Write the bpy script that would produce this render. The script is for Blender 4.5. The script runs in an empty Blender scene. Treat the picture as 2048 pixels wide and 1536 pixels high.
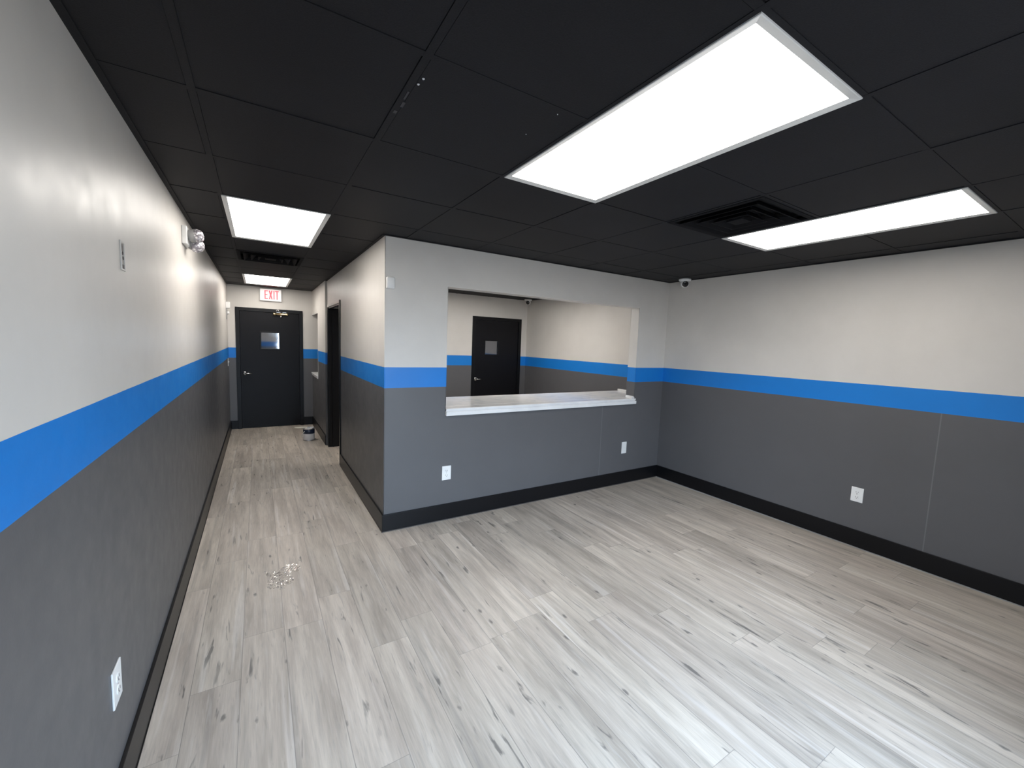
import bpy, bmesh, math, random
from mathutils import Vector, Matrix
random.seed(4)
S = bpy.context.scene
COL = S.collection

# ---------------------------------------------------------------- camera
CAMPOS = Vector((0.4267, 0.0, 1.6034))
yaw, pitch, roll = 0.5535, 0.0964, 0.0365
fw = Vector((math.sin(yaw)*math.cos(pitch), math.cos(yaw)*math.cos(pitch), -math.sin(pitch)))
r0 = fw.cross(Vector((0, 0, 1))).normalized()
u0 = r0.cross(fw)
rr = math.cos(roll)*r0 + math.sin(roll)*u0
uu = -math.sin(roll)*r0 + math.cos(roll)*u0
cd = bpy.data.cameras.new('camera')
cam = bpy.data.objects.new('camera', cd)
COL.objects.link(cam)
M = Matrix((rr, uu, -fw)).transposed().to_4x4()
M.translation = CAMPOS
cam.matrix_world = M
cd.sensor_width = 36.0
cd.sensor_fit = 'HORIZONTAL'
cd.lens = 822.38/2048*36.0
cd.clip_start = 0.02
S.camera = cam

# ---------------------------------------------------------------- look
S.view_settings.view_transform = 'Standard'
S.view_settings.look = 'None'
S.view_settings.gamma = 1.0
S.view_settings.use_curve_mapping = False
S.view_settings.exposure = 1.05

LAMP = 5.0          # strength of the ceiling diffusers
SKY = 10.5           # daylight outside the storefront

# ---------------------------------------------------------------- world
W = bpy.data.worlds.new('world')
S.world = W
W.use_nodes = True
wn = W.node_tree
wn.nodes.clear()
wo = wn.nodes.new('ShaderNodeOutputWorld')
wb = wn.nodes.new('ShaderNodeBackground')
wt = wn.nodes.new('ShaderNodeTexCoord')
ws = wn.nodes.new('ShaderNodeSeparateXYZ')
wr = wn.nodes.new('ShaderNodeValToRGB')
wn.links.new(wt.outputs['Generated'], ws.inputs[0])
wm = wn.nodes.new('ShaderNodeMapRange')
wm.inputs[1].default_value = -0.3
wm.inputs[2].default_value = 0.6
wn.links.new(ws.outputs[2], wm.inputs[0])
wn.links.new(wm.outputs[0], wr.inputs[0])
wr.color_ramp.elements[0].color = (0.16, 0.17, 0.18, 1)
wr.color_ramp.elements[0].position = 0.2
wr.color_ramp.elements[1].color = (0.50, 0.72, 1.0, 1)
wr.color_ramp.elements[1].position = 1.0
e = wr.color_ramp.elements.new(0.45)
e.color = (0.64, 0.81, 1.0, 1)
wn.links.new(wr.outputs[0], wb.inputs[0])
wb.inputs[1].default_value = SKY
wn.links.new(wb.outputs[0], wo.inputs[0])

# room dimensions (metres)
H = 2.416
ST, SB = 1.381, 1.211      # blue stripe top / bottom
XC, YC = 1.286, 3.357      # outer corner of the booth
XR = 4.702
YE = 8.28
YF = -0.62                 # storefront wall
YI = 6.47                  # far wall of the booth
XJ = 1.258                 # far stretch of the corridor wall
BB = 0.148
WX0, WX1 = 1.00, 2.45      # storefront glazing

pd = bpy.data.lights.new('window_portal', 'AREA')
pd.shape = 'RECTANGLE'
pd.size = WX1-WX0
pd.size_y = 2.15
pd.cycles.is_portal = True
po = bpy.data.objects.new('window_portal', pd)
COL.objects.link(po)
po.location = ((WX0+WX1)/2, YF-0.04, 1.1)
po.rotation_euler = (math.radians(90), 0, math.radians(0))

# ---------------------------------------------------------------- node helpers
class NT:
    def __init__(s, name):
        s.m = bpy.data.materials.new(name)
        s.m.use_nodes = True
        s.t = s.m.node_tree
        s.b = s.t.nodes['Principled BSDF']
        s.out = s.t.nodes['Material Output']
    def n(s, typ, **kw):
        nd = s.t.nodes.new(typ)
        for k, v in kw.items():
            setattr(nd, k, v)
        return nd
    def put(s, sock, v):
        if hasattr(v, 'is_linked') or hasattr(v, 'links'):
            s.t.links.new(v, sock)
        else:
            sock.default_value = v
    def math(s, op, a, b=0.0, c=None, clamp=False):
        nd = s.n('ShaderNodeMath', operation=op, use_clamp=clamp)
        s.put(nd.inputs[0], a)
        s.put(nd.inputs[1], b)
        if c is not None:
            s.put(nd.inputs[2], c)
        return nd.outputs[0]
    def pos(s):
        g = s.n('ShaderNodeNewGeometry')
        x = s.n('ShaderNodeSeparateXYZ')
        s.t.links.new(g.outputs['Position'], x.inputs[0])
        return x.outputs
    def vec(s, x, y, z):
        c = s.n('ShaderNodeCombineXYZ')
        s.put(c.inputs[0], x); s.put(c.inputs[1], y); s.put(c.inputs[2], z)
        return c.outputs[0]
    def noise(s, v, scale, detail=2, rough=0.5, dist=0.0, out=0):
        nd = s.n('ShaderNodeTexNoise')
        s.put(nd.inputs['Vector'], v)
        nd.inputs['Scale'].default_value = scale
        nd.inputs['Detail'].default_value = detail
        nd.inputs['Roughness'].default_value = rough
        nd.inputs['Distortion'].default_value = dist
        return nd.outputs[out]
    def ramp(s, f, lo, hi, a=0.0, b=1.0):
        nd = s.n('ShaderNodeMapRange')
        s.put(nd.inputs[0], f)
        nd.inputs[1].default_value = lo
        nd.inputs[2].default_value = hi
        nd.inputs[3].default_value = a
        nd.inputs[4].default_value = b
        return nd.outputs[0]
    def mix(s, f, a, b, mode='MIX'):
        nd = s.n('ShaderNodeMix', data_type='RGBA', blend_type=mode)
        s.put(nd.inputs[0], f)
        s.put(nd.inputs[6], a if not isinstance(a, tuple) else (*a[:3], 1))
        s.put(nd.inputs[7], b if not isinstance(b, tuple) else (*b[:3], 1))
        return nd.outputs[2]
    def bump(s, h, strength, dist=0.001):
        nd = s.n('ShaderNodeBump')
        nd.inputs['Strength'].default_value = strength
        nd.inputs['Distance'].default_value = dist
        s.put(nd.inputs['Height'], h)
        s.t.links.new(nd.outputs[0], s.b.inputs['Normal'])
        return nd
    def base(s, c):
        s.put(s.b.inputs['Base Color'], (*c[:3], 1) if isinstance(c, tuple) else c)
        return s
    def rough(s, r):
        s.put(s.b.inputs['Roughness'], r)
        return s
    def spec(s, r):
        s.b.inputs['Specular IOR Level'].default_value = r
        return s

def plain(name, c, rough=0.4, metal=0.0, spec=0.5, bump=0.0, bscale=300, var=0.06):
    t = NT(name)
    p = t.pos()
    v = t.vec(p[0], p[1], p[2])
    nz = t.noise(v, 6.0, 3)
    k = t.ramp(nz, 0.3, 0.7, 1-var, 1+var)
    cc = t.n('ShaderNodeVectorMath', operation='SCALE')
    cc.inputs[0].default_value = c[:3]
    t.put(cc.inputs['Scale'], k)
    t.put(t.b.inputs['Base Color'], cc.outputs[0])
    t.rough(rough).spec(spec)
    t.b.inputs['Metallic'].default_value = metal
    if bump:
        t.bump(t.noise(v, bscale, 2), bump, 0.0006)
    return t.m

def wall_material(name, seam_axis=None, seam_at=0.0):
    t = NT(name)
    p = t.pos()
    v = t.vec(p[0], p[1], p[2])
    wob = t.ramp(t.noise(v, 4.0, 1), 0.0, 1.0, -0.0012, 0.0012)
    z = t.math('ADD', p[2], wob)
    up = t.math('GREATER_THAN', z, ST)
    mid = t.math('GREATER_THAN', z, SB)
    var = t.ramp(t.noise(v, 3.0, 4, 0.6), 0.3, 0.7, 0.97, 1.03)
    dark = t.mix(0.0, (0.108, 0.107, 0.112), (0, 0, 0))
    if seam_axis is not None:
        d = t.math('ABSOLUTE', t.math('SUBTRACT', p[seam_axis], seam_at))
        line = t.math('LESS_THAN', d, 0.0035)
        dark = t.mix(t.math('MULTIPLY', line, 0.55), dark, (0.20, 0.20, 0.21))
    c = t.mix(mid, dark, (0.010, 0.195, 0.62))
    c = t.mix(up, c, (0.64, 0.615, 0.58))
    c2 = t.n('ShaderNodeVectorMath', operation='SCALE')
    t.put(c2.inputs[0], c)
    t.put(c2.inputs['Scale'], var)
    t.base(c2.outputs[0])
    t.rough(t.ramp(t.noise(v, 9.0, 3, 0.6), 0.3, 0.7, 0.37, 0.46))
    t.spec(0.40)
    h = t.math('ADD', t.noise(v, 130.0, 3, 0.6), t.math('MULTIPLY', t.noise(v, 9.0, 2), 1.0))
    t.bump(h, 0.16, 0.0010)
    return t.m

def floor_material():
    t = NT('vinyl_plank')
    p = t.pos()
    PW, PL = 0.1905, 1.22
    rx = t.math('DIVIDE', t.math('SUBTRACT', p[0], 0.136), PW)
    row = t.math('FLOOR', rx)
    fx = t.math('SUBTRACT', rx, row)
    wn1 = t.n('ShaderNodeTexWhiteNoise', noise_dimensions='1D')
    t.put(wn1.inputs['W'], t.math('ADD', row, 17.3))
    ry = t.math('ADD', t.math('DIVIDE', p[1], PL), t.math('MULTIPLY', wn1.outputs['Value'], 1.0))
    colm = t.math('FLOOR', ry)
    fy = t.math('SUBTRACT', ry, colm)
    wn2 = t.n('ShaderNodeTexWhiteNoise', noise_dimensions='2D')
    t.put(wn2.inputs['Vector'], t.vec(row, colm, 0.0))
    pid = wn2.outputs['Value']
    off = t.math('MULTIPLY', pid, 37.0)
    def sv(sy, extra=0.0):
        return t.vec(p[0], t.math('MULTIPLY', p[1], sy), t.math('ADD', off, extra))
    broad = t.noise(sv(0.10, 1), 15.0, 3, 0.55, 0.4)
    strip = t.noise(sv(0.035, 2), 26.0, 2, 0.5)
    fine = t.noise(sv(0.05, 3), 150.0, 3, 0.65)
    c = t.mix(t.ramp(broad, 0.34, 0.66), (0.400, 0.354, 0.302), (0.590, 0.533, 0.460))
    c = t.mix(t.ramp(strip, 0.60, 0.70, 0.0, 0.55), c, (0.67, 0.635, 0.59))
    c = t.mix(t.ramp(strip, 0.40, 0.28, 0.0, 0.40), c, (0.265, 0.248, 0.228))
    tone = t.ramp(pid, 0.0, 1.0, 0.86, 1.12)
    fin = t.ramp(fine, 0.30, 0.70, 0.91, 1.08)
    k = t.math('MULTIPLY', tone, fin)
    # warm / cool drift from plank to plank
    wn3 = t.n('ShaderNodeTexWhiteNoise', noise_dimensions='2D')
    t.put(wn3.inputs['Vector'], t.vec(colm, row, 0.0))
    c = t.mix(t.math('MULTIPLY', wn3.outputs['Value'], 0.22), c, t.mix(1.0, c, (0.93, 0.86, 0.90), 'MULTIPLY'))
    sc = t.n('ShaderNodeVectorMath', operation='SCALE')
    t.put(sc.inputs[0], c); t.put(sc.inputs['Scale'], k)
    c = sc.outputs[0]
    # cracks: thin dark marks along the grain
    ck = t.noise(sv(0.13, 5), 30.0, 3, 0.55, 0.6)
    msk = t.ramp(t.noise(sv(0.5, 9), 5.0, 1), 0.42, 0.54)
    crack = t.math('MULTIPLY', t.ramp(ck, 0.625, 0.70), msk, clamp=True)
    # knots
    vo = t.n('ShaderNodeTexVoronoi')
    t.put(vo.inputs['Vector'], t.vec(p[0], t.math('MULTIPLY', p[1], 0.42), off))
    vo.inputs['Scale'].default_value = 9.5
    jag = t.math('MULTIPLY', t.math('SUBTRACT', t.noise(sv(0.45, 4), 60.0, 2), 0.5), 0.16)
    knot = t.ramp(t.math('ADD', vo.outputs['Distance'], jag), 0.105, 0.045)
    wsel = t.n('ShaderNodeSeparateColor')
    t.put(wsel.inputs[0], vo.outputs['Color'])
    knot = t.math('MULTIPLY', knot, t.math('GREATER_THAN', wsel.outputs[0], 0.35))
    # short grey flecks and mid-width streaks in the print
    fl = t.noise(sv(0.09, 11), 62.0, 2, 0.6, 0.3)
    c = t.mix(t.ramp(fl, 0.58, 0.74, 0.0, 0.30), c, (0.20, 0.195, 0.19))
    c = t.mix(t.ramp(fl, 0.42, 0.30, 0.0, 0.25), c, (0.62, 0.59, 0.55))
    dk = t.math('MAXIMUM', t.math('MULTIPLY', crack, 0.72), t.math('MULTIPLY', knot, 0.70))
    c = t.mix(dk, c, (0.075, 0.075, 0.075))
    # joints between planks
    ex = t.math('MINIMUM', fx, t.math('SUBTRACT', 1.0, fx))
    ey = t.math('MINIMUM', fy, t.math('SUBTRACT', 1.0, fy))
    jx = t.ramp(ex, 0.0055, 0.012, 1.0, 0.0)
    jy = t.ramp(ey, 0.0006, 0.0013, 1.0, 0.0)
    j = t.math('MAXIMUM', jx, jy, clamp=True)
    c = t.mix(t.math('MULTIPLY', j, 0.50), c, (0.16, 0.15, 0.14))
    t.base(c)
    t.rough(t.ramp(broad, 0.3, 0.7, 0.36, 0.46))
    t.spec(0.5)
    hh = t.math('SUBTRACT', t.math('MULTIPLY', fine, 0.5), t.math('ADD', j, t.math('MULTIPLY', dk, 0.5)))
    t.bump(hh, 0.30, 0.0010)
    return t.m

def ceiling_material():
    t = NT('black_ceiling_paint')
    p = t.pos()
    v = t.vec(p[0], p[1], p[2])
    n1 = t.noise(v, 2.0, 3, 0.6)
    n2 = t.noise(v, 220.0, 3, 0.7)
    k = t.math('MULTIPLY', t.ramp(n1, 0.3, 0.7, 0.85, 1.15), t.ramp(n2, 0.3, 0.7, 0.75, 1.25))
    sc = t.n('ShaderNodeVectorMath', operation='SCALE')
    sc.inputs[0].default_value = (0.0098, 0.0098, 0.0122)
    t.put(sc.inputs['Scale'], k)
    t.base(sc.outputs[0]).rough(0.62).spec(0.24)
    t.bump(n2, 0.35, 0.0015)
    return t.m

def emit_material(name, c, s, grain=True):
    t = NT(name)
    t.base((0.85, 0.85, 0.85)).rough(0.35)
    if grain:
        p = t.pos()
        v = t.vec(p[0], p[1], p[2])
        k = t.ramp(t.noise(v, 14.0, 3), 0.3, 0.7, s*0.94, s*1.06)
        t.put(t.b.inputs['Emission Strength'], k)
    else:
        t.b.inputs['Emission Strength'].default_value = s
    t.b.inputs['Emission Color'].default_value = (*c, 1)
    return t.m

def counter_material():
    t = NT('white_countertop')
    p = t.pos()
    v = t.vec(p[0], p[1], p[2])
    n = t.noise(v, 5.0, 4, 0.6, 1.2)
    c = t.mix(t.ramp(n, 0.5, 0.62, 0.0, 0.35), (0.88, 0.88, 0.88), (0.56, 0.62, 0.70))
    t.base(c).rough(0.12).spec(0.5)
    return t.m

def mirror_material(name, c):
    t = NT(name)
    p = t.pos()
    v = t.vec(p[0], p[1], p[2])
    t.base(c).rough(t.ramp(t.noise(v, 8.0, 2), 0.3, 0.7, 0.03, 0.06))
    t.b.inputs['Metallic'].default_value = 1.0
    return t.m

def glass_pane_material():
    t = NT('clear_pane')
    tr = t.n('ShaderNodeBsdfTransparent')
    gl = t.n('ShaderNodeBsdfGlossy')
    gl.inputs['Roughness'].default_value = 0.02
    mx = t.n('ShaderNodeMixShader')
    lw = t.n('ShaderNodeLayerWeight')
    lw.inputs['Blend'].default_value = 0.2
    t.put(mx.inputs[0], t.math('MULTIPLY', lw.outputs['Fresnel'], 0.5))
    t.t.links.new(tr.outputs[0], mx.inputs[1])
    t.t.links.new(gl.outputs[0], mx.inputs[2])
    t.t.links.new(mx.outputs[0], t.out.inputs[0])
    return t.m

def film_material():
    t = NT('clear_tape')
    tr = t.n('ShaderNodeBsdfTransparent')
    gl = t.n('ShaderNodeBsdfGlossy')
    gl.inputs['Roughness'].default_value = 0.12
    gl.inputs['Color'].default_value = (1, 1, 1, 1)
    mx = t.n('ShaderNodeMixShader')
    p = t.pos()
    v = t.vec(p[0], p[1], p[2])
    t.put(mx.inputs[0], t.ramp(t.noise(v, 55.0, 3), 0.45, 0.66, 0.0, 0.36))
    t.t.links.new(tr.outputs[0], mx.inputs[1])
    t.t.links.new(gl.outputs[0], mx.inputs[2])
    t.t.links.new(mx.outputs[0], t.out.inputs[0])
    return t.m

mWALL = wall_material('painted_wall')
mWALLM = wall_material('painted_wall_middle', 0, 3.709)
mWALLR = wall_material('painted_wall_right', 1, 0.889)
mFLOOR = floor_material()
mCEIL = ceiling_material()
mBLACK = plain('black_trim_paint', (0.0050, 0.0052, 0.0066), 0.36, spec=0.26, bump=0.1, bscale=60)
mDOOR = plain('black_door_paint', (0.0060, 0.0060, 0.0078), 0.42, spec=0.20, bump=0.15, bscale=50)
mVENT = plain('black_vent_metal', (0.0085, 0.0085, 0.0100), 0.7, spec=0.1)
mVOID = plain('vent_void', (0.003, 0.003, 0.003), 0.8)
mGREIGE = plain('greige_trim_paint', (0.60, 0.58, 0.55), 0.35)
mWHITE = plain('white_plastic', (0.80, 0.80, 0.79), 0.32)
mWHITEP = plain('white_trim_paint', (0.80, 0.80, 0.80), 0.30)
mSLOT = plain('dark_slot', (0.10, 0.09, 0.085), 0.6)
mFRAME = plain('light_frame_metal', (0.62, 0.62, 0.61), 0.4)
mLAMP = emit_material('light_diffuser', (1.0, 0.945, 0.875), LAMP)
mCHROME = plain('satin_chrome', (0.80, 0.80, 0.80), 0.22, metal=1.0)
mBRASS = plain('brass', (0.78, 0.60, 0.34), 0.28, metal=1.0)
mLENSB = plain('camera_lens', (0.012, 0.012, 0.014), 0.08)
mMIRROR = mirror_material('mirrored_glass', (0.60, 0.61, 0.64))
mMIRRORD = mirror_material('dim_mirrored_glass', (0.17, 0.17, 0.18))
mCOUNTER = counter_material()
mPANE = glass_pane_material()
mFILM = film_material()
mEXIT = emit_material('exit_letters', (1.0, 0.05, 0.07), 0.9, False)
mEXIT.node_tree.nodes['Principled BSDF'].inputs['Base Color'].default_value = (0.75, 0.03, 0.04, 1)
mEXITF = emit_material('exit_face', (1.0, 0.86, 0.82), 0.22, False)
mNAVY = plain('navy_label', (0.012, 0.022, 0.050), 0.3)
mLABEL = plain('pale_label', (0.66, 0.64, 0.64), 0.35)
mTIN = plain('tin', (0.55, 0.55, 0.56), 0.3, metal=0.9)
mPAINT = plain('white_paint', (0.90, 0.89, 0.88), 0.2)
mWOOD = plain('pale_wood', (0.82, 0.76, 0.62), 0.5)
mBRIS = plain('bristles', (0.45, 0.40, 0.33), 0.7)
mSPECK = plain('bare_speck', (0.70, 0.70, 0.72), 0.5)
mSCUFF = plain('scuffed_black', (0.030, 0.028, 0.032), 0.45)
mPATCH = plain('bare_wall_scar', (0.42, 0.41, 0.39), 0.6, var=0.6)
mGREYC = plain('grey_plastic', (0.30, 0.30, 0.30), 0.35)
mALU = plain('window_aluminium', (0.05, 0.05, 0.05), 0.35, metal=0.6)

def lens_material():
    t = NT('faceted_lens')
    p = t.pos()
    v = t.vec(p[0], p[1], p[2])
    vo = t.n('ShaderNodeTexVoronoi')
    t.put(vo.inputs['Vector'], v)
    vo.inputs['Scale'].default_value = 62.0
    c = t.mix(t.ramp(vo.outputs['Distance'], 0.15, 0.55), (0.97, 0.97, 0.99), (0.34, 0.32, 0.36))
    t.base(c).rough(0.08).spec(0.8)
    t.b.inputs['Metallic'].default_value = 0.35
    t.bump(vo.outputs['Distance'], 1.0, 0.006)
    return t.m
mLENS = lens_material()

# ---------------------------------------------------------------- mesh helpers
def bx(bm, x0, x1, y0, y1, z0, z1, mi=0, bev=0.0):
    vs = [bm.verts.new((x, y, z)) for x in (x0, x1) for y in (y0, y1) for z in (z0, z1)]
    fs = [(0, 1, 3, 2), (4, 6, 7, 5), (0, 4, 5, 1), (2, 3, 7, 6), (0, 2, 6, 4), (1, 5, 7, 3)]
    ff = []
    for f in fs:
        q = bm.faces.new([vs[i] for i in f])
        q.material_index = mi
        ff.append(q)
    if bev:
        ed = set()
        for q in ff:
            for e in q.edges:
                ed.add(e)
        r = bmesh.ops.bevel(bm, geom=list(ed), offset=bev, segments=3, profile=0.5, affect='EDGES')
        for q in r['faces']:
            q.material_index = mi
    return vs

def lathe(bm, prof, mat, seg=32, mi=0, cap0=True, cap1=True):
    rings = []
    for r, h in prof:
        rings.append([bm.verts.new(mat @ Vector((r*math.cos(2*math.pi*k/seg), r*math.sin(2*math.pi*k/seg), h))) for k in range(seg)])
    for a, b in zip(rings, rings[1:]):
        for k in range(seg):
            f = bm.faces.new((a[k], a[(k+1) % seg], b[(k+1) % seg], b[k]))
            f.material_index = mi
            f.smooth = True
    if cap0:
        f = bm.faces.new(rings[0][::-1]); f.material_index = mi
    if cap1:
        f = bm.faces.new(rings[-1]); f.material_index = mi

def axis(loc, d, up=(0, 0, 1)):
    d = Vector(d).normalized()
    q = d.to_track_quat('Z', 'Y')
    return Matrix.Translation(Vector(loc)) @ q.to_matrix().to_4x4()

def tube(bm, pts, r, seg=10, mi=0):
    pts = [Vector(p) for p in pts]
    rings = []
    for i, p in enumerate(pts):
        d = (pts[min(i+1, len(pts)-1)] - pts[max(i-1, 0)]).normalized()
        a = d.cross(Vector((0.13, 0.31, 0.94))).normalized()
        b = d.cross(a)
        rings.append([bm.verts.new(p + r*(math.cos(2*math.pi*k/seg)*a + math.sin(2*math.pi*k/seg)*b)) for k in range(seg)])
    for a, b in zip(rings, rings[1:]):
        for k in range(seg):
            f = bm.faces.new((a[k], a[(k+1) % seg], b[(k+1) % seg], b[k]))
            f.smooth = True
            f.material_index = mi
    bm.faces.new(rings[0][::-1]).material_index = mi
    bm.faces.new(rings[-1]).material_index = mi

def obj(name, bm, mats, parent=None, loc=None):
    bmesh.ops.recalc_face_normals(bm, faces=bm.faces[:])
    me = bpy.data.meshes.new(name)
    bm.to_mesh(me)
    bm.free()
    for m in (mats if isinstance(mats, (list, tuple)) else [mats]):
        me.materials.append(m)
    o = bpy.data.objects.new(name, me)
    COL.objects.link(o)
    if parent:
        o.parent = parent
    if loc:
        o.location = loc
    return o

def struct(name, bm, mats, label=None):
    o = obj(name, bm, mats)
    o['kind'] = 'structure'
    if label:
        o['label'] = label
    return o

def thing(name, label, cat, loc, rz=0.0, group=None):
    o = bpy.data.objects.new(name, None)
    COL.objects.link(o)
    o.location = loc
    o.rotation_euler = (0, 0, rz)
    o.empty_display_size = 0.1
    o['label'] = label
    o['category'] = cat
    if group:
        o['group'] = group
    return o

def copy_tree(o, parent=None):
    c = o.copy()
    COL.objects.link(c)
    c.parent = parent
    for ch in list(o.children):
        copy_tree(ch, c)
    return c

B = bmesh.new

# ---------------------------------------------------------------- shell
bm = B(); bx(bm, -0.14, XR+0.14, YF-0.14, YE+0.14, -0.12, 0.0)
struct('floor', bm, mFLOOR, 'grey wood-look plank floor running down the corridor')

bm = B(); bx(bm, -0.12, 0, YF, YE+0.12, 0, H+0.1)
struct('wall_left', bm, mWALL, 'long left wall in greige, blue stripe and dark grey')
bm = B(); bx(bm, XR, XR+0.12, YF, YE+0.12, 0, H+0.1)
struct('wall_right', bm, mWALLR, 'right wall in greige, blue stripe and dark grey')

# end wall with the exit door hole
DX0, DX1, DZ = 0.150, 1.060, 2.010
bm = B()
bx(bm, 0, DX0, YE, YE+0.12, 0, H+0.1)
bx(bm, DX1, XR, YE, YE+0.12, 0, H+0.1)
bx(bm, DX0, DX1, YE, YE+0.12, DZ, H+0.1)
bx(bm, DX0, DX1, YE+0.06, YE+0.12, 0, DZ)
struct('wall_back', bm, mWALL, 'end wall of the corridor around the black exit door')

# front (storefront) wall, behind the camera
bm = B()
bx(bm, 0, WX0, YF-0.12, YF, 0, H+0.1)
bx(bm, WX1, XR, YF-0.12, YF, 0, H+0.1)
bx(bm, WX0, WX1, YF-0.12, YF, 2.18, H+0.1)
struct('wall_front', bm, mWALL)
bm = B()
for a, b in ((WX0, WX0+0.05), (WX1-0.05, WX1), (1.70, 1.76)):
    bx(bm, a, b, YF-0.09, YF-0.03, 0, 2.18)
for a, b in ((0, 0.08), (2.12, 2.18)):
    bx(bm, WX0, WX1, YF-0.088, YF-0.032, a, b)
wf = struct('window_1', bm, mALU, 'storefront glazing')
bm = B(); bx(bm, WX0+0.02, WX1-0.02, YF-0.063, YF-0.057, 0.05, 2.15)
obj('pane', bm, mPANE, wf)

# booth front wall with the serving opening
OX0, OX1, OZ0, OZ1 = 1.824, 4.205, 0.975, 2.074
T = 0.125
bm = B()
bx(bm, XC, OX0, YC, YC+T, 0, H+0.05)
bx(bm, OX1, XR, YC, YC+T, 0, H+0.05)
bx(bm, OX0, OX1, YC, YC+T, OZ1, H+0.05)
bx(bm, OX0, OX1, YC, YC+T, 0, OZ0)
struct('wall_middle', bm, mWALLM, 'booth wall with the serving opening and white counter')

# corridor side of the booth: wall, side doorway, jog, pass-through
PY0, PY1, PZ = 5.475, 6.450, 2.030
JY = 6.56
QY0, QZ0, QZ1 = 7.455, 0.945, 1.990
bm = B()
bx(bm, XC, XC+T, YC+T, PY0, 0, H+0.05)
bx(bm, XC, XC+T, PY0, PY1, PZ, H+0.05)
bx(bm, XC, XC+T, PY1, JY, 0, H+0.05)
bx(bm, XJ, XJ+T, JY, QY0, 0, H+0.05)
bx(bm, XJ, XJ+T, QY0, YE, QZ1, H+0.05)
bx(bm, XJ, XJ+T, QY0, YE, 0, QZ0)
struct('wall_corridor', bm, mWALL, 'corridor side wall with the dark doorway and small pass-through')

# far wall of the booth with its door hole
IX0, IX1, IZ = 3.625, 4.535, 2.020
bm = B()
bx(bm, XC+T, IX0, YI, YI+0.12, 0, H+0.05)
bx(bm, IX1, XR, YI, YI+0.12, 0, H+0.05)
bx(bm, IX0, IX1, YI, YI+0.12, IZ, H+0.05)
bx(bm, IX0, IX1, YI+0.06, YI+0.12, 0, IZ)
struct('wall_inner', bm, mWALL, 'wall behind the serving opening around the black inner door')
bm = B(); bx(bm, 3.1, 3.22, YI+0.12, YE, 0, H+0.05)
struct('wall_office', bm, mWALL)

# ceiling: painted tiles in a 2 ft grid of flat tees
GX = [0.2515 + 0.6045*k for k in range(-1, 8)]
GY = [1.8257 + 0.61*k for k in range(-4, 11)]
def lines(g, lo, hi):
    return [lo] + [v for v in g if lo+0.05 < v < hi-0.05] + [hi]
LX = lines(GX, 0.0, XR)
LY = lines(GY, YF, YE)
LIGHTS = [(2, 3, 0, 2), (5, 6, 0, 2), (0, 1, 4, 6), (0, 1, 10, 12), (5, 6, 6, 8), (4, 5, 6, 8)]  # last entry: unseen panel added to brighten the booth walls and counter
def gx(i): return 0.2515 + 0.6045*i
def gy(j): return 0.6057 + 0.61*j
holes = []
for a, b, c, d in LIGHTS:
    holes.append((gx(a), gx(b), gy(c), gy(d)))
VENTS = [(4, 1), (0, 7)]
for i, j in VENTS:
    holes.append((gx(i), gx(i+1), gy(j), gy(j+1)))
bm = B()
TW = 0.012
for x0, x1 in zip(LX, LX[1:]):
    for y0, y1 in zip(LY, LY[1:]):
        cx, cy = (x0+x1)/2, (y0+y1)/2
        if any(a < cx < b and c < cy < d for a, b, c, d in holes):
            continue
        dz = random.uniform(-0.0005, 0.0012)
        sx, sy = random.uniform(-0.001, 0.001), random.uniform(-0.001, 0.001)
        g = 0.0012
        bx(bm, x0+TW+g+sx, x1-TW-g+sx, y0+TW+g+sy, y1-TW-g+sy, H+0.001+dz, H+0.02, 0)
for x in LX:
    for y0, y1 in zip(LY, LY[1:]):
        cy = (y0+y1)/2
        if any(a < x < b and c < cy < d for a, b, c, d in holes):
            continue
        bx(bm, x-TW, x+TW, y0, y1, H-0.0008, H+0.012, 0)
for y in LY:
    for x0, x1 in zip(LX, LX[1:]):
        cx = (x0+x1)/2
        if any(a < cx < b and c+0.01 < y < d-0.01 for a, b, c, d in holes):
            continue
        bx(bm, x0, x1, y-TW, y+TW, H-0.0004, H+0.012, 0)
# wall angle round the room
bx(bm, 0, 0.024, YF, YE, H-0.004, H, 0)
bx(bm, XR-0.024, XR, YF, YE, H-0.004, H, 0)
bx(bm, XC, XR, YC-0.022, YC, H-0.004, H, 0)
bx(bm, XC-0.022, XC, YC-0.022, JY, H-0.004, H, 0)
bx(bm, -0.12, XR+0.12, YF-0.12, YE+0.12, H+0.09, H+0.16, 1)
# bare specks where paint has flaked off
for x, y, r in ((0.876, 1.360, 0.0045), (0.880, 1.324, 0.0045), (1.340, 1.239, 0.002), (1.326, 1.419, 0.0018)):
    lathe(bm, [(r, 0), (r*0.6, -0.0025)], Matrix.Translation((x, y, H-0.0006)), 8, 2)
for x, y, w, l in ((0.868, 1.50, 0.010, 0.035), (0.862, 1.44, 0.006, 0.05), (0.858, 1.56, 0.012, 0.02)):
    bx(bm, x-w/2, x+w/2, y-l/2, y+l/2, H-0.0025, H-0.0005, 3)
struct('ceiling', bm, [mCEIL, mVOID, mSPECK, mSCUFF], 'black painted drop ceiling with square tiles')

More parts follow.
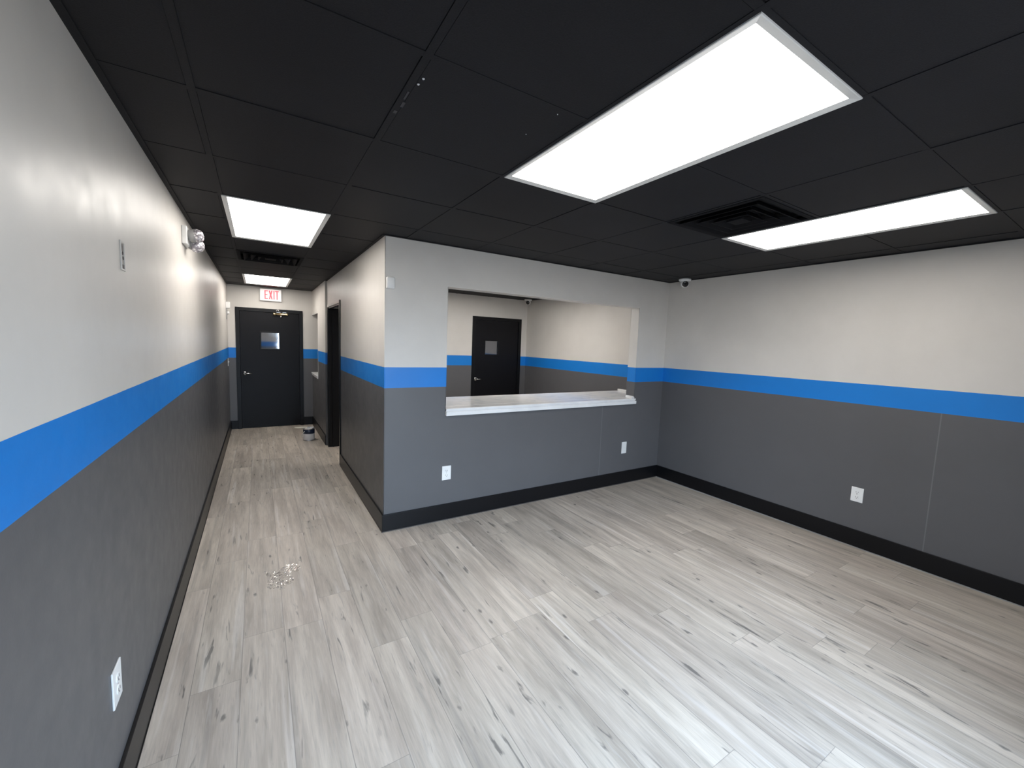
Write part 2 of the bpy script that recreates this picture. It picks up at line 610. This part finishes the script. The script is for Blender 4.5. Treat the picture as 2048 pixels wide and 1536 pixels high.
# ---------------------------------------------------------------- baseboards
bt = 0.013
def bboard(name, segs, lip=True, mats=None):
    bm = B()
    for (x0, x1, y0, y1) in segs:
        bx(bm, x0, x1, y0, y1, 0.006, BB, 0, 0.0015)
    o = struct(name, bm, mats or [mBLACK])
    return o
bboard('baseboard_left', [(0, bt, YF+0.002, YE-0.001)])
bboard('baseboard_right', [(XR-bt, XR, YF+0.002, YC-bt-0.001)])
bboard('baseboard_middle', [(XC-bt, XR-0.001, YC-bt, YC)])
bboard('baseboard_corridor', [(XC-bt, XC, YC+0.001, PY0-0.055), (XJ-bt, XJ, JY-0.001, YE-0.02)])
bboard('baseboard_back', [(bt+0.001, 0.105, YE-bt, YE), (1.108, XJ-bt-0.001, YE-bt, YE)])
bboard('baseboard_inner', [(XC+T+0.001, IX0-0.05, YI-bt, YI), (IX1+0.05, XR-0.001, YI-bt, YI)])
# pale caulk line under the boards that face the room
bm = B()
bx(bm, XR-bt-0.004, XR, YF+0.002, YC-bt, 0, 0.006)
struct('trim_1', bm, mGREYC)
bm = B()
bx(bm, XC-bt-0.003, XR-bt, YC-bt-0.004, YC, 0, 0.006)
bx(bm, XC-bt-0.003, XC, YC, PY0-0.055, 0, 0.006)
bx(bm, 0, bt+0.003, YF+0.002, YE-0.02, 0, 0.006, 1)
struct('trim_2', bm, [mSLOT, mBLACK])

# ---------------------------------------------------------------- side doorway frame
bm = B()
ct = 0.012
bx(bm, XC-ct, XC, PY0-0.045, PY0+0.006, 0, 2.066, 0, 0.002)              # near casing
bx(bm, XC-ct, XC, PY1-0.006, PY1+0.045, 0, PZ, 0, 0.002)                 # far casing
bx(bm, XC-0.001, XC+T+0.001, PY0, PY0+0.018, 0, PZ)                     # jambs
bx(bm, XC-0.001, XC+T+0.012, PY1-0.018, PY1, 0, PZ)
bx(bm, XC-0.001, XC+T+0.001, PY0+0.018, PY1-0.018, PZ-0.018, PZ)
bx(bm, XC+0.045, XC+0.057, PY1-0.030, PY1-0.018, 0, PZ-0.018)           # stop
d1 = struct('door_1', bm, mBLACK, 'black doorway frame in the corridor side wall')
bm = B(); bx(bm, XC-ct, XC, PY0+0.006, PY1+0.045, PZ+0.002, 2.070, 0, 0.002)
o = obj('head_casing', bm, mGREIGE, d1); o['label'] = 'greige head casing'
bm = B(); bx(bm, XC+0.030, XC+0.075, 6.0, 6.16, PZ-0.026, PZ-0.018, 0, 0.002)
o = obj('strike_plate', bm, mGREYC, d1)

# ---------------------------------------------------------------- slab doors with a small mirrored window
def slab_door(name, label, x0, x1, ytop, z, yw, win, glass, lever=None):
    bm = B()
    y = yw
    c = 0.045
    # steel frame: outer face proud of the wall
    bx(bm, x0-c, x0+0.012, y-0.014, y+0.05, 0, z+c, 0, 0.002)
    bx(bm, x1-0.012, x1+c, y-0.014, y+0.05, 0, z+c, 0, 0.002)
    bx(bm, x0+0.012, x1-0.012, y-0.0138, y+0.05, z-0.012, z+c, 0, 0.002)
    d = struct(name, bm, mBLACK, label)
    wx0, wx1, wz0, wz1 = win
    lx0, lx1, lz1 = x0+0.015, x1-0.015, z-0.016
    yl0, yl1 = y+0.006, y+0.044
    bm = B()
    bx(bm, lx0, wx0, yl0, yl1, 0.012, lz1)
    bx(bm, wx1, lx1, yl0, yl1, 0.012, lz1)
    bx(bm, wx0, wx1, yl0, yl1, 0.012, wz0)
    bx(bm, wx0, wx1, yl0, yl1, wz1, lz1)
    leaf = obj('door_leaf', bm, mDOOR, d)
    bm = B()
    b = 0.016
    bx(bm, wx0-b, wx0+0.004, yl0-0.009, yl0+0.012, wz0-b, wz1+b, 0, 0.003)
    bx(bm, wx1-0.004, wx1+b, yl0-0.009, yl0+0.012, wz0-b, wz1+b, 0, 0.003)
    bx(bm, wx0+0.004, wx1-0.004, yl0-0.0088, yl0+0.012, wz0-b, wz0+0.004, 0, 0.003)
    bx(bm, wx0+0.004, wx1-0.004, yl0-0.0088, yl0+0.012, wz1-0.004, wz1+b, 0, 0.003)
    obj('window_frame', bm, mBLACK, leaf)
    bm = B(); bx(bm, wx0, wx1, yl0+0.012, yl0+0.018, wz0, wz1)
    o = obj('window_pane', bm, glass, leaf); o['label'] = 'small square mirrored pane'
    if lever:
        hx, hz, ln = lever
        bm = B()
        lathe(bm, [(0.030, 0), (0.031, 0.004), (0.026, 0.010), (0.012, 0.014), (0.011, 0.045)], axis((hx, yl0, hz), (0, -1, 0)), 24)
        tube(bm, [(hx, yl0-0.045, hz), (hx+0.02, yl0-0.052, hz), (hx+0.05, yl0-0.052, hz-0.001), (hx+ln, yl0-0.047, hz-0.004)], 0.0105, 12)
        o = obj('door_handle', bm, mCHROME, leaf); o['label'] = 'satin chrome lever handle'
    return d, leaf, yl0

d2, leaf2, yl = slab_door('door_2', 'black exit door at the end of the corridor', DX0, DX1, 0, DZ, YE,
                          (0.463, 0.737, 1.372, 1.650), mMIRROR, (0.218, 0.950, 0.105))
# brass closer on the exit door
bm = B()
lathe(bm, [(0.020, 0), (0.024, 0.006), (0.024, 0.040), (0.019, 0.044), (0.019, 0.190), (0.023, 0.194), (0.023, 0.222), (0.018, 0.226)],
      axis((0.650, yl-0.030, 1.972), (1, 0, 0)), 20)
bx(bm, 0.690, 0.840, yl-0.020, yl, 1.955, 1.990, 0, 0.003)
cl = obj('door_closer', bm, mBRASS, leaf2); cl['label'] = 'brass door closer'
bm = B()
lathe(bm, [(0.011, 0), (0.011, 0.030), (0.006, 0.034)], axis((0.768, yl-0.034, 1.948), (0, 0, -1)), 12)
bx(bm, 0.700, 0.760, yl-0.040, yl-0.030, 2.000, 2.006)
bx(bm, 0.790, 0.850, yl-0.040, yl-0.030, 2.000, 2.006)
obj('closer_arm', bm, mCHROME, cl)
bm = B()
tube(bm, [(0.690, yl-0.035, 2.022), (0.712, yl-0.045, 2.040), (0.722, yl-0.030, 2.048)], 0.006, 8)
tube(bm, [(0.722, yl-0.032, 2.048), (0.745, yl-0.040, 2.018)], 0.006, 8)
obj('closer_bracket', bm, mCHROME, cl)

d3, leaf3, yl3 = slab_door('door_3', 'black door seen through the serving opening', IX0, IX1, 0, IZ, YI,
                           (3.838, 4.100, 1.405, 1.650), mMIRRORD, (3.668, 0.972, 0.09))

# ---------------------------------------------------------------- pass-through sill
bm = B()
bx(bm, XJ-0.022, XJ+T+0.02, QY0+0.001, YE-0.001, QZ0, QZ0+0.020, 0, 0.003)
bx(bm, XJ-0.012, XJ, QY0+0.001, YE-0.001, QZ0-0.030, QZ0, 0, 0.002)
o = obj('window_sill', bm, mWHITEP)
o['label'] = 'white sill of the narrow pass-through beside the exit door'
o['category'] = 'sill'
bm = B()
bx(bm, XJ-0.003, XJ+0.001, QY0-0.012, QY0, QZ0+0.02, QZ1)
bx(bm, XJ-0.003, XJ+0.001, QY0-0.012, YE-0.001, QZ1, QZ1+0.010)
struct('trim_3', bm, mGREIGE)

# ---------------------------------------------------------------- countertop
ctp = thing('countertop', 'long glossy white countertop lying in the serving opening', 'counter', (3.0, YC, OZ0))
def L(x, y, z):  # world -> local of ctp
    return x-3.0, y-YC, z-OZ0
bm = B()
def lbx(bm, x0, x1, y0, y1, z0, z1, mi=0, bev=0.0):
    bx(bm, x0-3.0, x1-3.0, y0-YC, y1-YC, z0-OZ0, z1-OZ0, mi, bev)
lbx(bm, OX0+0.001, OX1-0.001, YC-0.012, YC+T+0.002, OZ0+0.001, 1.016, 0, 0.003)
lbx(bm, XC+T+0.002, XR-0.002, YC+T+0.003, 4.075, 0.985, 1.016, 0, 0.003)
obj('slab', bm, mCOUNTER, ctp)
bm = B()
lbx(bm, 1.816, 4.214, YC-0.036, YC-0.0005, 0.955, 0.992, 0, 0.004)
lbx(bm, 1.822, 4.208, YC-0.018, YC-0.010, 0.992, 1.001, 0)
lbx(bm, 1.819, 4.211, YC-0.028, YC-0.010, 1.001, 1.018, 0, 0.004)
o = obj('front_moulding', bm, mWHITEP, ctp); o['label'] = 'stepped white moulding along the front edge'
bm = B(); lbx(bm, OX1-0.050, OX1-0.002, YC-0.010, YC+0.004, 1.0165, 1.036, 0, 0.004)
lbx(bm, OX1-0.006, OX1-0.002, YC+0.004, YC+T, 1.0165, 1.044, 0, 0.001)
obj('side_splash', bm, mWHITEP, ctp)
bm = B(); lbx(bm, XR-0.03, XR-0.003, YC+T+0.02, 4.075, 1.0165, 1.04, 0, 0.004)
obj('side_splash', bm, mWHITEP, ctp)
# cabinet carcass that carries the inner part of the counter (behind the wall)
bm = B()
bx(bm, 1.60, 4.55, YC+T+0.03, 4.03, 0.10, 0.984, 0, 0.003)
bx(bm, 1.62, 4.53, YC+T+0.06, 3.96, 0.0, 0.10, 0)
o = obj('base_cabinet', bm, mGREIGE)
o['label'] = 'plain cabinet run carrying the counter behind the booth wall'
o['category'] = 'cabinet'

# rounded corner beads where wall faces meet
bm = B()
def bead(x, y, z0, z1, rad=0.0045):
    lathe(bm, [(rad, z0), (rad, z1)], Matrix.Translation((x, y, 0)), 12, 0, True, True)
o_ = 0.0035
bead(XC+o_, YC+o_, BB, H)
bead(XJ+o_, JY+o_, BB, H)
bead(XJ+o_, QY0-o_, QZ0+0.02, QZ1)
bead(OX0-o_, YC+o_, 1.02, OZ1)
bead(OX1+o_, YC+o_, 1.04, OZ1)
bead(OX1+o_, YC+T-o_, 1.04, OZ1)
struct('trim_4', bm, mWALL)

# ---------------------------------------------------------------- ceiling lights
def make_light():
    w, l = 0.6045-2*TW, 1.22-2*TW
    t = thing('ceiling_light', '', 'ceiling light', (0, 0, 0), 0, 'flat panel lights in the black ceiling')
    bm = B()
    e, z0, z1 = 0.027, -0.004, 0.03
    hw, hl = w/2+0.008, l/2+0.008
    # bezel: thin outer lip, face sloping up and inward to the diffuser
    def rect(ix, z):
        return [bm.verts.new((x*(hw-ix), y*(hl-ix), z)) for x, y in ((-1, -1), (1, -1), (1, 1), (-1, 1))]
    rings = [rect(0, 0.004), rect(0, z0-0.001), rect(0.003, z0-0.002), rect(e, 0.0), rect(e, 0.03), rect(0, 0.03)]
    for a, b in zip(rings, rings[1:]+rings[:1]):
        for i in range(4):
            j = (i+1) % 4
            bm.faces.new((a[i], a[j], b[j], b[i]))
    obj('frame', bm, mFRAME, t)
    bm = B()
    bx(bm, -hw+0.004, hw-0.004, -hl+0.004, hl-0.004, 0.030, 0.072)
    obj('housing', bm, mVENT, t)
    bm = B()
    bx(bm, -hw+e-0.001, hw-e+0.001, -hl+e-0.001, hl-e+0.001, 0.0005, 0.006, 0)
    obj('diffuser', bm, mLAMP, t)
    return t
llab = ['large bright light panel overhead, nearest of the ceiling lights',
        'light panel on the right of the ceiling, beside the black vent',
        'light panel over the corridor, before the corridor vent',
        'smallest light panel, just in front of the exit sign',
        'light panel inside the booth, on the side of the right wall',
        'unseen light panel added to brighten the booth, on the corridor side']
l0 = make_light()
for k, (a, b, c, d) in enumerate(LIGHTS):
    o = l0 if k == 0 else copy_tree(l0)
    o.location = ((gx(a)+gx(b))/2, (gy(c)+gy(d))/2, H)
    o['label'] = llab[k]

# ---------------------------------------------------------------- vents
def square_ring(bm, s0, z0, s1, z1, th=0.0012):
    # sloped square skirt from half-size s0 at z0 to s1 at z1, with thickness
    def ring(s, z):
        return [bm.verts.new((x*s, y*s, z)) for x, y in ((-1, -1), (1, -1), (1, 1), (-1, 1))]
    A, C = ring(s0, z0), ring(s1, z1)
    A2, C2 = ring(s0-th*2, z0+th), ring(s1-th*2, z1+th)
    for i in range(4):
        j = (i+1) % 4
        bm.faces.new((A[i], A[j], C[j], C[i]))
        bm.faces.new((A2[i], C2[i], C2[j], A2[j]))
        bm.faces.new((A[i], A2[i], A2[j], A[j]))
        bm.faces.new((C[i], C[j], C2[j], C2[i]))
def make_vent():
    t = thing('ceiling_vent', '', 'air vent', (0, 0, 0), 0, 'square louvred vents in the black ceiling')
    bm = B()
    h = 0.296
    e = 0.03
    bx(bm, -h, -h+e, -h, h, -0.004, 0.01, 0, 0.001)
    bx(bm, h-e, h, -h, h, -0.004, 0.01, 0, 0.001)
    bx(bm, -h+e, h-e, -h, -h+e, -0.004, 0.01, 0, 0.001)
    bx(bm, -h+e, h-e, h-e, h, -0.004, 0.01, 0, 0.001)
    obj('frame', bm, mVENT, t)
    bm = B()
    k = h-0.004
    bx(bm, -k, k, -k, k, 0.060, 0.066)
    bx(bm, -k, -k+0.004, -k, k, -0.001, 0.060)
    bx(bm, k-0.004, k, -k, k, -0.001, 0.060)
    bx(bm, -k, k, -k, -k+0.004, -0.001, 0.060)
    bx(bm, -k, k, k-0.004, k, -0.001, 0.060)
    obj('backing', bm, mVOID, t)
    for s in (0.236, 0.172, 0.108):
        bm = B()
        square_ring(bm, s, -0.014, s-0.040, 0.034)
        square_ring(bm, s+0.006, -0.014, s, -0.0139)
        obj('louvre', bm, mVENT, t)
    bm = B()
    bx(bm, -0.05, 0.05, -0.05, 0.05, -0.010, 0.0)
    for q in range(4):
        a = math.pi/4 + q*math.pi/2
        tube(bm, [(0.05*math.cos(a), 0.05*math.sin(a), 0.0), (0.36*math.cos(a), 0.36*math.sin(a), 0.02)], 0.003, 6)
    obj('centre_plate', bm, mVENT, t)
    return t
v0 = make_vent()
vlab = ['black louvred vent beside the right-hand light panel',
        'black louvred vent between the two corridor light panels']
for k, (i, j) in enumerate(VENTS):
    o = v0 if k == 0 else copy_tree(v0)
    o.location = (gx(i)+0.302, gy(j)+0.305, H)
    o['label'] = vlab[k]

# ---------------------------------------------------------------- security cameras
def make_cam():
    t = thing('security_camera', '', 'security camera', (0, 0, 0), 0, 'white dome cameras')
    bm = B()
    lathe(bm, [(0.066, 0), (0.067, -0.010), (0.062, -0.020), (0.050, -0.026)], Matrix.Identity(4), 32)
    obj('base', bm, mWHITE, t)
    dirn = Vector((-0.62, -0.70, -0.32)).normalized()
    c = Vector((0, 0, -0.048))
    bm = B()
    prof = [(0.046*math.sin(a), -0.046*math.cos(a)) for a in [math.radians(x) for x in range(4, 141, 8)]]
    lathe(bm, prof, axis(c, dirn), 32, 0, True, True)
    b = obj('ball', bm, mWHITE, t)
    bm = B()
    lathe(bm, [(0.034, 0.0300), (0.033, 0.0375), (0.026, 0.0400), (0.012, 0.0385), (0.011, 0.0405)], axis(c, dirn), 24, 0, True, True)
    o = obj('lens', bm, mLENSB, b); o['label'] = 'round black lens face'
    return t
c0 = make_cam()
c0.location = (4.598, 3.07, H-0.001)
c0['label'] = 'white dome camera on the ceiling by the right-hand corner of the room'
c1 = copy_tree(c0)
c1.location = (4.585, 6.28, H-0.001)
c1['label'] = 'smaller-looking white dome camera seen through the serving opening'

# ---------------------------------------------------------------- outlets and plates (local: face looks to -Y, centre at origin)
def make_outlet(kind='duplex', w=0.085, h=0.128):
    t = thing('power_outlet', '', 'outlet', (0, 0, 0), 0)
    bm = B()
    bx(bm, -w/2, w/2, -0.006, 0.0, -h/2, h/2, 0, 0.0022)
    obj('cover_plate', bm, mWHITE, t)
    if kind == 'duplex':
        for s in (1, -1):
            bm = B()
            lathe(bm, [(0.0165, 0.0), (0.0165, 0.0026), (0.0155, 0.0032)], axis((0, -0.0055, s*0.021), (0, -1, 0)), 24, 0)
            bx(bm, -0.0085, -0.0060, -0.0094, -0.0086, s*0.021-0.003, s*0.021+0.007, 1)
            bx(bm, 0.0060, 0.0085, -0.0094, -0.0086, s*0.021-0.003, s*0.021+0.007, 1)
            lathe(bm, [(0.0030, 0), (0.0030, 0.0006)], axis((0, -0.0088, s*0.021-0.009), (0, -1, 0)), 10, 1)
            obj('socket', bm, [mWHITE, mSLOT], t)
        bm = B()
        lathe(bm, [(0.0035, 0), (0.003, 0.0012)], axis((0, -0.006, 0), (0, -1, 0)), 12)
        obj('screw', bm, mTIN, t)
    elif kind == 'blank':
        for s in (1, -1):
            bm = B()
            lathe(bm, [(0.0035, 0), (0.003, 0.0012)], axis((0, -0.006, s*0.045), (0, -1, 0)), 12)
            obj('screw', bm, mWHITE, t)
    elif kind == 'switch':
        bm = B()
        bx(bm, -0.005, 0.005, -0.018, -0.004, -0.004, 0.012, 0, 0.002)
        obj('toggle', bm, mWHITE, t)
    return t
o = make_outlet(); o.location = (1.8415, YC, 0.433)
o['label'] = 'white duplex outlet on the dark booth wall below the counter\'s left end'
o = make_outlet(w=0.083, h=0.123); o.location = (XR, 1.321, 0.448); o.rotation_euler.z = math.pi/2*-1
o['label'] = 'white duplex outlet low on the right wall'
o = make_outlet(w=0.09, h=0.128); o.location = (0, 1.743, 0.434); o.rotation_euler.z = math.pi/2
o['label'] = 'white duplex outlet low on the left wall, nearest the viewer'
o = make_outlet('blank', 0.078, 0.138); o.location = (4.088, YC, 0.434); o.name = 'blank_wall_plate'
o['label'] = 'plain white blank plate on the dark booth wall near the room corner'
o['category'] = 'wall plate'
o = make_outlet('switch', 0.075, 0.125); o.location = (0, 8.06, 1.150); o.rotation_euler.z = math.pi/2; o.name = 'light_switch'
o['label'] = 'white light switch on the left wall beside the exit door'
o['category'] = 'light switch'

# ---------------------------------------------------------------- motion sensor at the booth corner
t = thing('motion_sensor', 'small rounded white sensor high on the booth corner', 'sensor', (1.327, YC, 2.052))
bm = B()
bx(bm, -0.035, 0.035, -0.034, -0.006, -0.047, 0.047, 0, 0.014)
o = obj('cover', bm, mWHITE, t)
for p in o.data.polygons: p.use_smooth = True
bm = B(); bx(bm, -0.031, 0.031, -0.008, 0.0, -0.043, 0.043, 0, 0.002)
obj('back_plate', bm, mWHITE, t)

# ---------------------------------------------------------------- empty box opening on the left wall (old fixture)
t = thing('wall_box', 'uncovered narrow box with bare metal strip on the upper left wall', 'electrical box', (0, 2.103, 1.876))
bm = B()
bx(bm, 0.0, 0.004, -0.028, -0.020, -0.052, 0.056, 0, 0.001)
bx(bm, 0.0, 0.004, 0.018, 0.026, -0.052, 0.056, 0, 0.001)
bx(bm, 0.0, 0.004, -0.020, 0.018, 0.048, 0.056, 0, 0.001)
bx(bm, 0.0, 0.004, -0.020, 0.018, -0.052, -0.046, 0, 0.001)
obj('rim', bm, mGREIGE, t)
bm = B()
bx(bm, 0.0, 0.0015, -0.020, 0.018, -0.046, 0.048, 0)
for z in (0.034, 0.012, -0.006, -0.038):
    lathe(bm, [(0.007, 0), (0.005, 0.002)], axis((0.0015, random.uniform(-.006, .006), z), (1, 0, 0)), 8, 1)
bx(bm, 0.0015, 0.003, -0.010, 0.010, 0.020, 0.044, 1)
bx(bm, 0.0015, 0.003, -0.008, 0.012, -0.044, -0.030, 1)
obj('back_panel', bm, [mPATCH, mSLOT], t)

# ---------------------------------------------------------------- emergency light
t = thing('emergency_light', 'white two-headed emergency light with faceted lenses on the left wall', 'emergency light', (0, 3.70, 2.255))
bm = B()
bx(bm, 0.0, 0.030, -0.108, 0.120, -0.056, 0.064, 0, 0.006)
obj('housing', bm, mWHITE, t)
for (cy, cz, d) in ((-0.035, 0.010, (0.97, -0.20, 0.10)), (0.060, -0.016, (0.78, -0.38, -0.50))):
    bm = B()
    M4 = axis((0.030, cy, cz), d)
    lathe(bm, [(0.020, -0.012), (0.034, 0.004), (0.043, 0.012), (0.044, 0.046)], M4, 28)
    hd = obj('lamp_head', bm, mGREYC, t)
    bm = B()
    lathe(bm, [(0.0442, 0.044), (0.0460, 0.054), (0.043, 0.068), (0.030, 0.082), (0.012, 0.087)], M4, 28)
    o = obj('lens', bm, mLENS, hd); o['label'] = 'clear faceted lens'

# ---------------------------------------------------------------- wall unit in the far left corner
t = thing('wall_alarm', 'small white two-part alarm high on the left wall by the exit door', 'alarm', (0, 7.98, 1.99))
bm = B(); bx(bm, 0.0, 0.055, -0.06, 0.06, 0.015, 0.115, 0, 0.006)
obj('horn', bm, mWHITE, t)
bm = B()
bx(bm, 0.0, 0.012, -0.055, 0.055, -0.16, 0.016, 0, 0.003)
obj('back_plate', bm, mGREYC, t)
bm = B()
lathe(bm, [(0.030, 0), (0.028, 0.018), (0.015, 0.030)], axis((0.012, 0, -0.055), (1, 0, 0)), 20)
obj('strobe', bm, mWHITE, t)

# ---------------------------------------------------------------- exit sign
SX, SZ, SW, SH = 0.6205, 2.288, 0.322, 0.206
t = thing('exit_sign', 'white EXIT sign with red letters above the far black door', 'exit sign', (SX, YE, SZ))
bm = B()
bx(bm, -SW/2, SW/2, -0.045, 0.0, -SH/2, SH/2, 0, 0.004)
obj('housing', bm, mWHITE, t)
bm = B(); bx(bm, -SW/2+0.010, SW/2-0.010, -0.047, -0.044, -SH/2+0.010, SH/2-0.010)
obj('face_panel', bm, mEXITF, t)
def poly(bm, pts, y0=-0.0500, y1=-0.0468):
    a = [bm.verts.new((x, y0, z)) for x, z in pts]
    b = [bm.verts.new((x, y1, z)) for x, z in pts]
    bm.faces.new(a)
    bm.faces.new(b[::-1])
    n = len(pts)
    for i in range(n):
        bm.faces.new((a[i], b[i], b[(i+1) % n], a[(i+1) % n]))
def letter(ch, x0, x1, z0=-0.073, z1=0.073, s=0.0165):
    bm = B()
    w = x1-x0
    zm = (z0+z1)/2
    if ch == 'E':
        poly(bm, [(x0, z0), (x1, z0), (x1, z0+s), (x0+s, z0+s), (x0+s, zm-s/2), (x1-0.006, zm-s/2), (x1-0.006, zm+s/2), (x0+s, zm+s/2), (x0+s, z1-s), (x1, z1-s), (x1, z1), (x0, z1)])
    elif ch == 'X':
        xm = (x0+x1)/2
        h = s*1.15
        poly(bm, [(x0, z0), (x0+h, z0), (xm, zm-h*1.6), (x1-h, z0), (x1, z0), (xm+h*0.62, zm), (x1, z1), (x1-h, z1), (xm, zm+h*1.6), (x0+h, z1), (x0, z1), (xm-h*0.62, zm)])
    elif ch == 'I':
        poly(bm, [(x0, z0), (x1, z0), (x1, z1), (x0, z1)])
    elif ch == 'T':
        xm = (x0+x1)/2
        poly(bm, [(xm-s/2, z0), (xm+s/2, z0), (xm+s/2, z1-s), (x1, z1-s), (x1, z1), (x0, z1), (x0, z1-s), (xm-s/2, z1-s)])
    o = obj('letter', bm, mEXIT, t)
    return o
letter('E', -0.092, -0.042)
letter('X', -0.030, 0.026)
letter('I', 0.039, 0.0555)
letter('T', 0.066, 0.120)

# ---------------------------------------------------------------- paint can
t = thing('paint_can', 'open paint can with navy and pale label on the corridor floor', 'paint can', (1.070, 7.02, 0))
t.rotation_euler.z = -0.85
R, HC = 0.083, 0.188
bm = B()
lathe(bm, [(R-0.004, 0.0), (R+0.001, 0.001), (R+0.001, 0.007), (R-0.002, 0.010), (R-0.002, HC-0.010), (R+0.001, HC-0.006), (R+0.001, HC),
           (R-0.012, HC), (R-0.012, HC-0.006), (R-0.005, HC-0.02), (R-0.005, HC-0.04)], Matrix.Identity(4), 40, 0, True, False)
can = obj('can_body', bm, mTIN, t)
bm = B()
lathe(bm, [(R-0.001, 0.012), (R-0.0002, 0.0125), (R-0.0002, 0.108), (R-0.001, 0.1085)], Matrix.Identity(4), 40, 0, False, False)
obj('label_band', bm, mLABEL, can)
bm = B()
lathe(bm, [(R-0.001, 0.1085), (R-0.0002, 0.109), (R-0.0002, HC-0.014), (R-0.001, HC-0.0135)], Matrix.Identity(4), 40, 0, False, False)
obj('label_band', bm, mNAVY, can)
bm = B()
lathe(bm, [(R-0.0105, HC-0.007), (0.05, HC-0.003), (0.01, HC-0.002)], Matrix.Identity(4), 40)
obj('paint', bm, mPAINT, t)
bm = B()
pts = []
for k in range(17):
    a = math.pi*k/16
    # bail hanging down on the left side of the can
    pts.append((-(R+0.006)*1.0*math.sin(a)*1.28, (R+0.004)*math.cos(a), HC*0.80 - 0.105*math.sin(a)))
tube(bm, pts, 0.004, 8)
obj('bail_handle', bm, mWHITE, t)
# brush lying across the rim
t = thing('paint_brush', 'paint brush with pale handle resting across the paint can', 'paint brush', (1.070, 7.02, HC+0.001))
t.rotation_euler.z = math.radians(172)
bm = B()
tube(bm, [(0.02, 0, 0.009), (0.06, 0, 0.010), (0.10, 0, 0.011), (0.15, 0, 0.012), (0.20, 0, 0.016)], 0.0105, 10)
obj('handle', bm, mWOOD, t)
bm = B(); bx(bm, -0.02, 0.022, -0.022, 0.022, 0.001, 0.017, 0, 0.002)
obj('ferrule', bm, mTIN, t)
bm = B(); bx(bm, -0.070, -0.019, -0.021, 0.021, 0.002, 0.015, 0, 0.003)
obj('bristles', bm, mPAINT, t)

# ---------------------------------------------------------------- crumpled clear tape on the floor
def film(nm, cx, cy, w, l, n, amp, rot, seed):
    rnd = random.Random(seed)
    bm = B()
    g = []
    for i in range(n+1):
        row = []
        for j in range(n+1):
            u, v = i/n-0.5, j/n-0.5
            rr_ = 1 + 0.16*math.sin(5*math.atan2(v, u)+seed)
            x, y = u*w*rr_, v*l*rr_
            row.append(bm.verts.new((x, y, 0.0006 + amp*rnd.random()**2)))
        g.append(row)
    for i in range(n):
        for j in range(n):
            if rnd.random() < 0.12 and (i in (0, n-1) or j in (0, n-1)):
                continue
            bm.faces.new((g[i][j], g[i+1][j], g[i+1][j+1], g[i][j+1]))
    o = obj(nm, bm, mFILM)
    o.location = (cx, cy, 0)
    o.rotation_euler.z = rot
    m = o.modifiers.new('thickness', 'SOLIDIFY')
    m.thickness = 0.0003
    return o
o = film('clear_tape', 0.513, 2.985, 0.135, 0.250, 24, 0.0045, 0.1, 3)
o['label'] = 'crumpled shiny clear tape stuck to the corridor-side floor planks'
o['category'] = 'tape'
o = film('clear_tape', 0.605, 3.090, 0.075, 0.120, 8, 0.0015, 0.05, 8)
o['label'] = 'small square of clear tape to the right of the crumpled tape'
o['category'] = 'tape'
